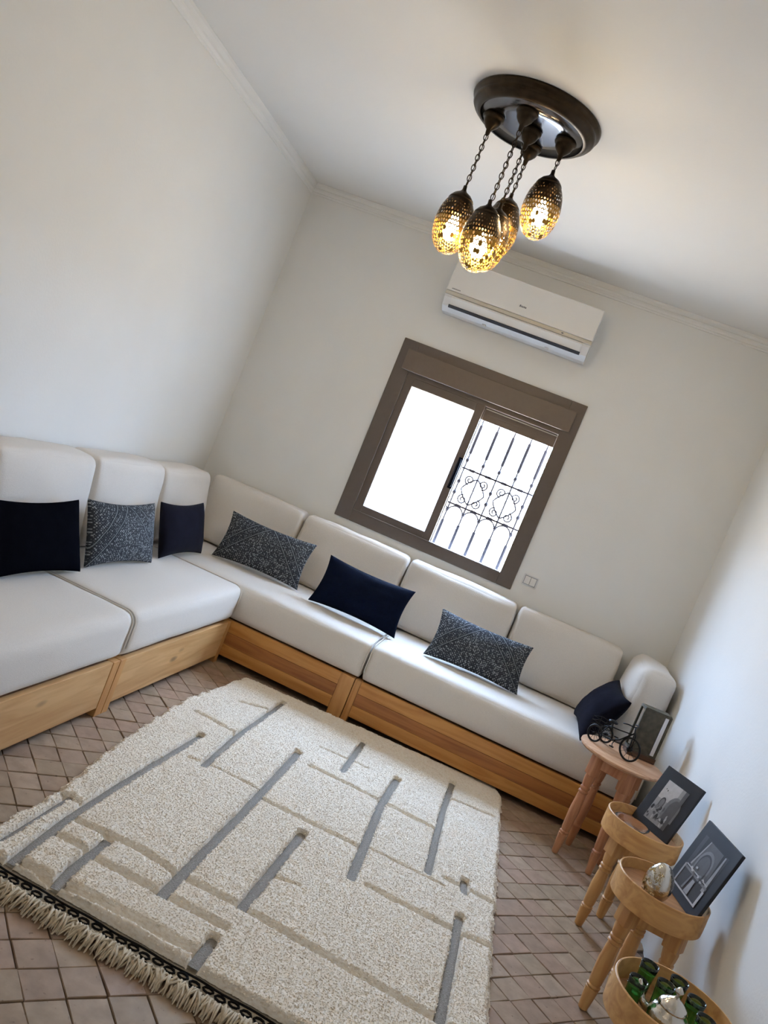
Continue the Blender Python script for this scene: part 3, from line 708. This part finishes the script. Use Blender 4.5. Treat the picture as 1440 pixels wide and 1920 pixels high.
for i in range(620):
    x = xa + (xb - xa) * i / 619 + rd.uniform(-.004, .004); y = -3.020 + rd.uniform(-.004, .004); L = rd.uniform(.04, .068)
    a = rd.uniform(-.9, .9); hgt = rd.uniform(.014, .026); tip = rd.uniform(.002, .008)
    p = [(x, y, .008), (x + .25 * L * math.sin(a), y - .2 * L, hgt), (x + .6 * L * math.sin(a), y - .6 * L * math.cos(a), hgt * .75), (x + L * math.sin(a) * .8, y - L * math.cos(a * .7), tip)]
    B.tube(p, [.003, .0036, .0032, .0018], 5)
o = part('fringe', B, M_fringe, rug, True, True); o['kind'] = 'stuff'

# ------------------------------------------------------------------ pendant chandelier
CX, CY = 1.502, -1.772
ch = thing('chandelier', 'round dark metal ceiling chandelier with five perforated egg shaped lamps', 'chandelier', (CX, CY, ZC))
part('ceiling_plate', new().lathe([(0, 0), (.252, 0), (.254, -.006), (.250, -.014), (.243, -.017), (.241, -.026), (.244, -.031), (.238, -.039), (.228, -.042), (.224, -.050), (.214, -.056), (.206, -.0565)], 72), M_brassd, ch, True)
part('plate_face', new().lathe([(0, -.055), (.12, -.055), (.207, -.0545), (.207, -.05)], 72), M_plate, ch, True)
# perforated egg: dual of an icosphere, every cell a ring with a hole
EL, ER = .238, .073
def egg_r(t):   # t 0 bottom .. 1 top
    return ER * math.sin(PI * min(1, t * .985 + .0)) ** .55 * (1.12 - .30 * t) if 0 < t < 1 else 0
def egg_mesh():
    b = bmesh.new(); bmesh.ops.create_icosphere(b, subdivisions=4, radius=1); b.verts.ensure_lookup_table()
    def place(n, off=0):
        n = n.normalized(); th = math.acos(max(-1, min(1, n.z))) / PI      # 0 top .. 1 bottom
        z = -EL * (1 - math.cos(th * PI)) / 2; ph = math.atan2(n.y, n.x)
        s = math.sin(th * PI); r = ER * (s ** .92) * (1.0 + .16 * (th - .5)) + off
        return Vector((r * math.cos(ph), r * math.sin(ph), z))
    out = bmesh.new(); cache = {}
    fc = {f: f.calc_center_median() for f in b.faces}
    for f in b.faces: cache[f] = out.verts.new(place(fc[f]))
    for v in b.verts:
        n = v.co.normalized(); th = math.acos(max(-1, min(1, n.z))) / PI
        fs = list(v.link_faces); t1 = n.orthogonal().normalized(); t2 = n.cross(t1)
        fs.sort(key=lambda f: math.atan2((fc[f] - v.co).dot(t2), (fc[f] - v.co).dot(t1)))
        ringv = [cache[f] for f in fs]
        rd = random.Random(int((v.co.x * 977 + v.co.y * 577 + v.co.z * 331) * 1000))
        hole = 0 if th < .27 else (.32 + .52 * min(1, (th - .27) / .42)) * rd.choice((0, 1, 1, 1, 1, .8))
        mi = 1 if th < .47 else 0  # dark metal above, brighter brass below with the bulb glow painted in
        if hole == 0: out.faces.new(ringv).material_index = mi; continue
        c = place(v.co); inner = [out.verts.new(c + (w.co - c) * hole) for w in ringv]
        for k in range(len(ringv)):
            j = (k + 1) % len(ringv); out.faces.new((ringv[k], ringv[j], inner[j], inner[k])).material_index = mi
    b.free(); bmesh.ops.recalc_face_normals(out, faces=out.faces[:])
    me = bpy.data.meshes.new('perforated_shade'); out.to_mesh(me); out.free()
    return me
EGG = egg_mesh(); EGG.materials.append(M_brass_glow); EGG.materials.append(M_brassd); EGG.polygons.foreach_set('use_smooth', [True] * len(EGG.polygons))
BULB = new().lathe([(0, -.062), (.018, -.056), (.029, -.036), (.031, -.018), (.026, 0), (.015, .022), (.013, .034)], 20).me('bulb'); BULB.materials.append(M_bulb)
BULB.polygons.foreach_set('use_smooth', [True] * len(BULB.polygons))
CAPM = new().lathe([(0, .030), (.007, .028), (.008, .012), (.014, .004), (.034, -.008), (.046, -.022), (.050, -.030), (.048, -.031)], 28).me('cap'); CAPM.materials.append(M_brassd)
CAPM.polygons.foreach_set('use_smooth', [True] * len(CAPM.polygons))
SOCK = new().lathe([(0, 0), (.016, 0), (.017, -.05), (.013, -.06), (0, -.06)], 16).me('lamp_holder'); SOCK.materials.append(M_brassd)
lk = [(.0075 * math.cos(t), 0, .0125 * math.sin(t)) for t in np.linspace(0, 2 * PI, 13)[:-1]]
LINK = new().tube(lk, .0019, 5, closed=True).me('chain_link'); LINK.materials.append(M_brassd)
CUP = new().lathe([(.041, 0), (.043, -.006), (.040, -.013), (.034, -.015), (.034, -.022), (.030, -.034), (.018, -.048), (.010, -.055), (.008, -.072), (.004, -.078), (0, -.078)], 28).me('chain_cup')
CUP.materials.append(M_brassd); CUP.polygons.foreach_set('use_smooth', [True] * len(CUP.polygons))
def child(name, me, parent, loc, rot=(0, 0, 0), scale=1):
    o = bpy.data.objects.new(name, me); COL.objects.link(o); o.parent = parent; o.location = loc; o.rotation_euler = rot; o.scale = (scale,) * 3; return o
for (x, y, ztop, tilt) in ((1.354, -1.785, 2.408, .07), (1.492, -1.906, 2.348, .13), (1.504, -1.764, 2.395, .05), (1.502, -1.626, 2.492, .05), (1.642, -1.762, 2.572, .08)):
    lx, ly = x - CX, y - CY
    child('chain_cup', CUP, ch, (lx, ly, -.0555))
    z0 = -.0555 - .074; z1 = ztop - ZC + .03
    cord = part('cord', new().tube([(lx, ly, z0 + .01), (lx + .003, ly, (z0 + z1) / 2), (lx, ly, z1 - .01)], .0016, 5), M_brassd, ch)
    nl = max(2, round((z0 - z1) / .0195)); st = (z0 - z1) / nl
    for k in range(nl): child('chain_link', LINK, cord, (lx, ly, z0 - st * (k + .5)), (0, 0, .5 + (PI / 2 if k % 2 else 0)), st / .0195 * 1.02)
    rt = (0, -tilt, random.uniform(0, 6)); R3 = Matrix.Rotation(-tilt, 3, 'Y')
    top = Vector((lx, ly, ztop - ZC))
    R3e = Matrix.Rotation(-tilt, 4, 'Y') @ Matrix.Rotation(random.uniform(0, 6), 4, 'Z')
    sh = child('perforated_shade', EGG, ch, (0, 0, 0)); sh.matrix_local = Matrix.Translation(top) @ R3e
    child('shade_cap', CAPM, sh, (0, 0, 0))
    child('lamp_holder', SOCK, sh, (0, 0, -.02))
    child('bulb', BULB, sh, (0, 0, -.125))

# ------------------------------------------------------------------ stools and tray tables
def turned_leg(f, t, m, parent, r=.02, block=.075):
    """f foot, t top (thing-local); a square block at the top, then rings and a tapering foot"""
    f = Vector(f); t = Vector(t); d = t - f; L = d.length
    prof = [(0, 0), (.55, 0), (.75, .01), (.95, .12), (1.08, .20), (.92, .205), (1.12, .215), (1.12, .225), (.9, .235), (1.02, .26), (1.2, .45), (1.02, .60), (.95, .615), (1.18, .625), (1.18, .64), (.95, .65), (1.15, .665), (1.15, .68), (.98, .69), (1.12, .72), (1.25, .78), (1.1, .82)]
    Q = d.to_track_quat('Z', 'Y').to_matrix().to_4x4(); MM = Matrix.Translation(f) @ Q
    B = new().lathe([(a * r, z * L) for a, z in prof], 14, M=MM)
    s = r * 1.28; B.box(-s, s, -s, s, L * .80, L, .004, 2, M=MM)
    # level foot
    for v in B.b.verts:
        if v.co.z < .0: v.co.z = 0.0
    return smooth_by_angle(part('leg', B, m, parent), 35)
# stool with a plain round top
S0 = (2.845, -1.095)
st = thing('round_stool', 'round reddish wood stool with turned legs beside the sofa end', 'stool', (S0[0], S0[1], 0))
ZSt = .52
part('seat_top', new().lathe([(0, ZSt - .022), (.172, ZSt - .022), (.186, ZSt - .018), (.192, ZSt - .010), (.191, ZSt - .003), (.184, ZSt), (0, ZSt)], 56), ST_TOP, st, True)
smooth_by_angle(st.children[0], 40)
feet = [(-.110, -.058), (-.040, .105), (.046, -.112), (.110, .045)]
tops = [(a * .86, b_ * .86) for a, b_ in feet]
for (a, b_), (c, d_) in zip(feet, tops): turned_leg((a, b_, 0), (c, d_, ZSt - .03), ST_RED, st, .019)
order = [0, 1, 3, 2]
for i in range(4):
    p, q_ = tops[order[i]], tops[order[(i + 1) % 4]]
    a = Vector((p[0], p[1], 0)); c = Vector((q_[0], q_[1], 0)); L = (c - a).length; ang = math.atan2(c.y - a.y, c.x - a.x)
    MM = Matrix.Translation((a + c) / 2) @ Matrix.Rotation(ang, 4, 'Z')
    part('apron', new().box(-L / 2 + .012, L / 2 - .012, -.010, .010, ZSt - .085, ZSt - .0225, .002, M=MM), ST_RED, st)
def tray_table(label, c, zr, r, feet, rot=0, floor_z=.035, rimh=.078):
    T = thing('tray_table', label, 'side table', (c[0], c[1], 0), group='round tray tables along the right wall')
    n = 64; zb = zr - rimh
    part('rim', new().lathe([(r - .006, zb), (r, zb), (r + .001, zb + .02), (r, zr - .002), (r - .002, zr), (r - .005, zr), (r - .006, zr - .002), (r - .006, zb)], n), ST_RIM, T, True)
    smooth_by_angle(T.children[0], 40)
    part('tray_bottom', new().lathe([(0, zb + .004), (r - .0065, zb + .004), (r - .0065, zr - floor_z), (0, zr - floor_z)], n), ST_INSIDE, T)
    tp = [(a * .84, b_ * .84) for a, b_ in feet]
    for (a, b_), (p, q_) in zip(feet, tp): turned_leg((a, b_, 0), (p, q_, zb + .003), ST_BEECH, T, .0205)
    for i in range(3):
        p, q_ = tp[i], tp[(i + 1) % 3]; a = Vector((p[0], p[1], 0)); d = Vector((q_[0], q_[1], 0)); L = (d - a).length; ang = math.atan2(d.y - a.y, d.x - a.x)
        MM = Matrix.Translation((a + d) / 2) @ Matrix.Rotation(ang, 4, 'Z')
        part('apron', new().box(-L / 2 + .012, L / 2 - .012, -.008, .008, zb - .055, zb + .002, .002, M=MM), ST_BEECH, T)
    return T
TA, TB, TC_ = (2.911, -1.652), (2.902, -2.178), (2.825, -2.848)
FT = [(-.088, -.056), (.009, .094), (.088, -.068)]
TAZ, TBZ, TCZ = .452, .455, .455
tray_table('round beech tray table holding the arched courtyard picture', TA, TAZ, .147, FT)
tray_table('round beech tray table holding the silver egg', TB, TBZ, .147, FT)
tray_table('round beech tray table holding green glasses and teapot', TC_, TCZ, .147, FT, floor_z=.058)

# ------------------------------------------------------------------ framed pictures
GR = [mat('print_grey_%d' % i, srgb(g, g, g + 4), .55, noise_scale=60, noise_amt=.08) for i, g in enumerate((30, 62, 92, 124, 160, 196))]
def picture(label, P, zb, art, margins):
    x, y, yaw, lean, w, h = P
    u = Vector((math.cos(yaw), math.sin(yaw), 0)); mid = Vector((x, y, zb)) + u * w / 2
    T = thing('framed_picture', label, 'picture', mid, yaw, 'black and white pictures on the tray tables')
    RX = Matrix.Rotation(-lean, 4, 'X')
    pb = part('picture_board', new().box(-w / 2, w / 2, 0, .012, 0, h, .0015), M_frameblk, T); pb.data.transform(RX)
    l, r_, b_, t = margins; pw, phh = w - l - r_, h - b_ - t
    B = new(); mats = []; layer = 0
    me = bpy.data.meshes.new('print'); bmm = bmesh.new()
    for gi, pts in art:
        yv = -.0006 - layer * .00012; layer += 1
        f = bmm.faces.new([bmm.verts.new((-w / 2 + l + a * pw, yv, b_ + c * phh)) for a, c in pts]); f.material_index = gi
    bmm.to_mesh(me); bmm.free(); me.transform(RX)
    for g in GR: me.materials.append(g)
    tag(put('print', me, None, T), 'black and white photographic print')
    return T
def arch(cx, w, z0, z1, rnd=1.0, n=14):
    return [(cx - w / 2, z0)] + [(cx - w / 2 * math.cos(t), z1 - w * .5 * rnd + w * .5 * rnd * math.sin(t)) for t in np.linspace(0, PI, n)] + [(cx + w / 2, z0)]
def blob(cx, cz, rx, rz, s, n=9):
    rd = random.Random(s); return [(cx + rx * rd.uniform(.6, 1.1) * math.cos(t), cz + rz * rd.uniform(.6, 1.1) * math.sin(t)) for t in np.linspace(0, 2 * PI, n + 1)[:-1]]
clip = lambda pts: [(min(1, max(0, a)), min(1, max(0, c))) for a, c in pts]
artA = [(4, [(0, 0), (1, 0), (1, 1), (0, 1)]), (5, [(.0, .55), (.7, .55), (.7, 1), (0, 1)]), (3, arch(.78, .6, .2, .78)), (2, clip(arch(.85, .5, .1, .72))), (1, arch(.3, .22, .38, .62)),
        (3, arch(.3, .16, .38, .58)), (2, [(.86, 0), (1, 0), (1, 1), (.86, 1)]), (1, blob(.22, .78, .03, .025, 1)), (2, blob(.14, .8, .025, .02, 2))]
rdA = random.Random(4)
for k in range(34): artA.append((rdA.choice((0, 1, 2, 3, 4, 5, 5)), clip(blob(rdA.uniform(.05, .95), rdA.uniform(.04, .38), rdA.uniform(.03, .08), rdA.uniform(.03, .07), k + 20, 6))))
artB = [(1, [(0, 0), (1, 0), (1, 1), (0, 1)]), (0, [(.12, .52), (.9, .52), (.9, 1), (.12, 1)]), (2, [(.14, .42), (.86, .42), (.80, .98), (.30, .98)]), (3, arch(.5, .52, .42, .86)), (1, arch(.5, .42, .42, .80)), (2, arch(.5, .36, .42, .76)),
        (4, [(.86, .28), (.97, .28), (.93, .98), (.89, .98)]), (4, [(.12, .45), (.17, .45), (.30, .98), (.27, .98)]), (3, [(.0, .34), (1, .34), (1, .38), (0, .38)]), (5, [(.05, .40), (.95, .40), (.95, .42), (.05, .42)]),
        (4, [(0, .0), (.05, .0), (.05, .4), (0, .4)]), (5, [(0, 0), (1, 0), (1, .03), (0, .03)]), (5, [(.93, .03), (1, .03), (1, .3), (.93, .3)]), (3, [(.32, .05), (.38, .05), (.44, .4), (.40, .4)]), (4, [(.45, .04), (.62, .04), (.60, .3), (.5, .3)])]
rdB = random.Random(9)
for k in range(14): artB.append((rdB.choice((2, 3, 4, 5)), clip(blob(rdB.uniform(.25, .8), rdB.uniform(.36, .52), .05, .03, k + 80, 6))))
picture('black bordered picture of an arched courtyard leaning on the far tray table', (2.883, -1.523, -.903, .329, .189, .249), TAZ - .034, artA, (.042, .042, .03, .045))
picture('black picture of a tiled archway leaning behind the silver egg', (2.931, -2.053, -1.309, .224, .224, .256), TBZ - .034, artB, (.035, .035, .03, .04))

# small glass bowl on the first tray
bw = tag(part('glass_bowl', new().lathe([(0, 0), (.03, 0), (.05, .006), (.066, .022), (.068, .026), (.066, .026), (.049, .010), (.03, .004), (0, .004)], 32), M_amber, None, True), 'brown tinted shallow glass bowl in front of the courtyard picture', 'bowl')
bw.location = (TA[0] - .055, TA[1] - .035, TAZ - .0345)

# silver egg
eg = thing('decorative_egg', 'polished silver pierced egg on the tray table', 'ornament', (2.862, -2.245, TBZ - .035))
def egg_prof(h, r, n=22, a0=0, a1=PI): return [(r * math.sin(t) ** .95 * (1 + .13 * math.cos(t)), h / 2 * (1 - math.cos(t))) for t in np.linspace(a0, a1, n)]
part('shell', new().lathe(egg_prof(.122, .0445), 36), M_silver, eg, True)
B = new(); rd = random.Random(2)
for k in range(26):
    ph = PI + rd.uniform(-.5, 1.6); t = rd.uniform(.7, 2.2); pts = []
    for s in range(7):
        t2 = t + .09 * math.sin(s * 1.1 + k); p2 = ph + .05 * s * (1 if k % 2 else -1)
        r = .0450 * math.sin(t2) ** .95 * (1 + .13 * math.cos(t2)); pts.append((r * math.cos(p2), r * math.sin(p2),   .061 * (1 - math.cos(t2))))
    B.tube(pts, .0011, 5)
tag(part('filigree', B, M_gold, eg, True), 'gold filigree pattern')

# green tea glasses and the teapot
def tea_glass(label, c, h=.082, r=.0225):
    T = tag(part('tea_glass', new().lathe([(0, 0), (.017, 0), (.0185, .004), (.018, .012), (.0185, h * .45), (.0205, h * .8), (r, h), (r - .002, h), (.0187, h * .8), (.0167, h * .45), (.0162, .014), (.012, .010), (0, .009)], 26), M_green, None, True), label, 'glass', 'green tea glasses on the near tray table')
    T.location = (c[0], c[1], TCZ - .0575)
    part('rim_band', new().lathe([(.0203, h * .775), (.0209, h * .775), (.0212, h * .80), (.0206, h * .80)], 26), M_green, T, True)
    return T
GLS = [((2.763, -2.782), 'green tea glass at the far end of the tray, behind another green glass'), ((2.722, -2.880), 'green tea glass in front, nearest the pale tray rim'), ((2.795, -2.838), 'green tea glass left of the teapot knob, half hidden'),
       ((2.836, -2.790), 'green tea glass directly behind the teapot knob'), ((2.868, -2.842), 'green tea glass right of the teapot knob'), ((2.878, -2.905), 'green tea glass at the bottom right of the photo')]
for c, l in GLS: tea_glass(l, c)
tp = thing('teapot', 'small polished silver teapot with knobbed lid among green glasses', 'teapot', (2.800, -2.912, TCZ - .058))
part('body', new().lathe([(0, 0), (.026, 0), (.028, .004), (.038, .014), (.047, .034), (.047, .050), (.038, .066), (.030, .072), (.030, .074), (0, .074)], 36), M_silver, tp, True)
ld = part('lid', new().lathe([(.0335, .073), (.0345, .076), (.030, .083), (.018, .092), (.008, .097), (.005, .101), (0, .101)], 36), M_silver, tp, True)
part('knob', new().lathe([(0, .100), (.004, .101), (.0045, .106), (.009, .110), (.010, .115), (.006, .120), (.003, .124), (0, .125)], 18), M_silver, ld, True)
part('spout', new().tube([(-.036, .020, .030), (-.056, .031, .042), (-.064, .036, .062), (-.074, .041, .080)], [.012, .008, .006, .005], 12), M_silver, tp, True)
part('handle', new().tube([(.036, -.018, .062), (.060, -.030, .070), (.072, -.036, .050), (.062, -.031, .024), (.040, -.020, .016)], .0035, 8), M_silver, tp, True)

# ------------------------------------------------------------------ lantern and model tricycle on the stool
ln = thing('lantern', 'weathered metal and glass lantern on dark wooden base, on the stool', 'lantern', (2.938, -.985, ZSt), math.radians(8))
part('wooden_base', new().box(-.075, .06, -.04, .04, 0, .026, .003), M_darkwood, ln)
lx, ly, lz0, lz1 = .060, .032, .026, .232
B = new()
for sx in (-1, 1):
    for sy in (-1, 1): B.box(sx * lx - .005, sx * lx + .005, sy * ly - .005, sy * ly + .005, lz0, lz1, .001)
for z in (lz0, lz1 - .009):
    for sy in (-1, 1): B.box(-lx, lx, sy * ly - .005, sy * ly + .005, z, z + .009, .001)
    for sx in (-1, 1): B.box(sx * lx - .005, sx * lx + .005, -ly, ly, z, z + .009, .001)
for v in B.b.verts: v.co.x -= .01
part('frame', B, M_lantern, ln)
part('metal_panel', new().box(-lx - .008, lx - .038, -ly - .001, -ly + .002, lz0 + .008, lz1 - .008), M_lantern, ln)
part('glass_pane', new().box(lx - .034, lx - .018, -ly - .003, -ly, lz0 + .008, lz1 - .008), M_whitepl2, ln)  # glass strip in opaque pale colour, its bright wall reflection painted in
part('panel_stile', new().box(lx - .018, lx - .012, -ly - .001, -ly + .002, lz0 + .008, lz1 - .008), M_lantern, ln)
part('top_plate', new().box(-lx - .012, lx - .008, -ly - .002, ly + .002, lz1, lz1 + .004, .001), M_lantern, ln)

tr = thing('model_tricycle', 'black wire model tricycle standing on the round stool', 'model', (2.786, -1.105, ZSt), math.radians(-40))
def wheel(name, cx, cy, R, yawx=0):
    pts = [(cx + R * math.cos(t), cy, R + .004 + R * math.sin(t)) for t in np.linspace(0, 2 * PI, 33)[:-1]]
    w = part(name, new().tube(pts, .0042, 8, closed=True), M_ironblk, tr, True)
    part('hub', new().tube([(cx, cy - .008, R + .004), (cx, cy + .008, R + .004)], .010 if R > .04 else .006, 12), M_ironblk, w, True)
    for k in range(10):
        a = 2 * PI * k / 10; part('spoke', new().tube([(cx, cy, R + .004), (cx + R * math.cos(a), cy, R + .004 + R * math.sin(a))], .0008, 4), M_ironblk, w)
    return w
wheel('wheel', .075, 0, .044); wheel('wheel', -.070, -.038, .032); wheel('wheel', -.070, .042, .032)
fr = part('frame', new().tube([(.075, -.008, .048), (.072, -.008, .105), (.066, 0, .118), (.062, 0, .135)], .0026, 6).tube([(.075, .008, .048), (.072, .008, .105), (.066, 0, .118)], .0026, 6)
     .tube([(.066, 0, .112), (.02, 0, .06), (-.01, 0, .04), (-.07, 0, .036)], .003, 6).tube([(.062, 0, .105), (0, 0, .092), (-.045, 0, .085)], .0026, 6)
     .tube([(-.01, 0, .04), (-.03, 0, .085), (-.036, 0, .105)], .0026, 6).tube([(-.045, 0, .085), (-.07, 0, .036)], .0026, 6).tube([(-.07, -.044, .036), (-.07, .048, .036)], .003, 6), M_ironblk, tr, True)
part('handlebar', new().tube([(.03, -.045, .135), (.05, -.038, .140), (.062, -.012, .137), (.062, .012, .137), (.05, .038, .140), (.03, .045, .135)], .0026, 6), M_ironblk, tr, True)
part('saddle', new().lathe([(0, .103), (.018, .104), (.020, .109), (.012, .114), (0, .115)], 16, (-.036, 0, 0)), M_ironblk, tr, True)
part('pedals', new().tube([(.012, -.022, .026), (.004, -.014, .032), (-.004, .014, .050), (-.012, .024, .054)], .002, 6).box(.004, .020, -.030, -.020, .022, .026).box(-.020, -.004, .020, .030, .052, .056), M_ironblk, tr)
B = new()
for t in np.linspace(0, 1, 5): B.tube([(-.11, -.03 + .06 * t, .062), (-.05, -.03 + .06 * t, .062)], .0013, 4)
for z in (.062, .078, .094):
    B.tube([(-.11, -.03, z), (-.05, -.03, z), (-.05, .03, z), (-.11, .03, z)], .0015, 5, closed=True)
for a, c in ((-.11, -.03), (-.05, -.03), (-.05, .03), (-.11, .03), (-.08, -.03), (-.08, .03)): B.tube([(a, c, .062), (a, c, .094)], .0013, 4)
part('rear_basket', B, M_ironblk, tr)
tr.scale = (1.12, 1.12, 1.12)
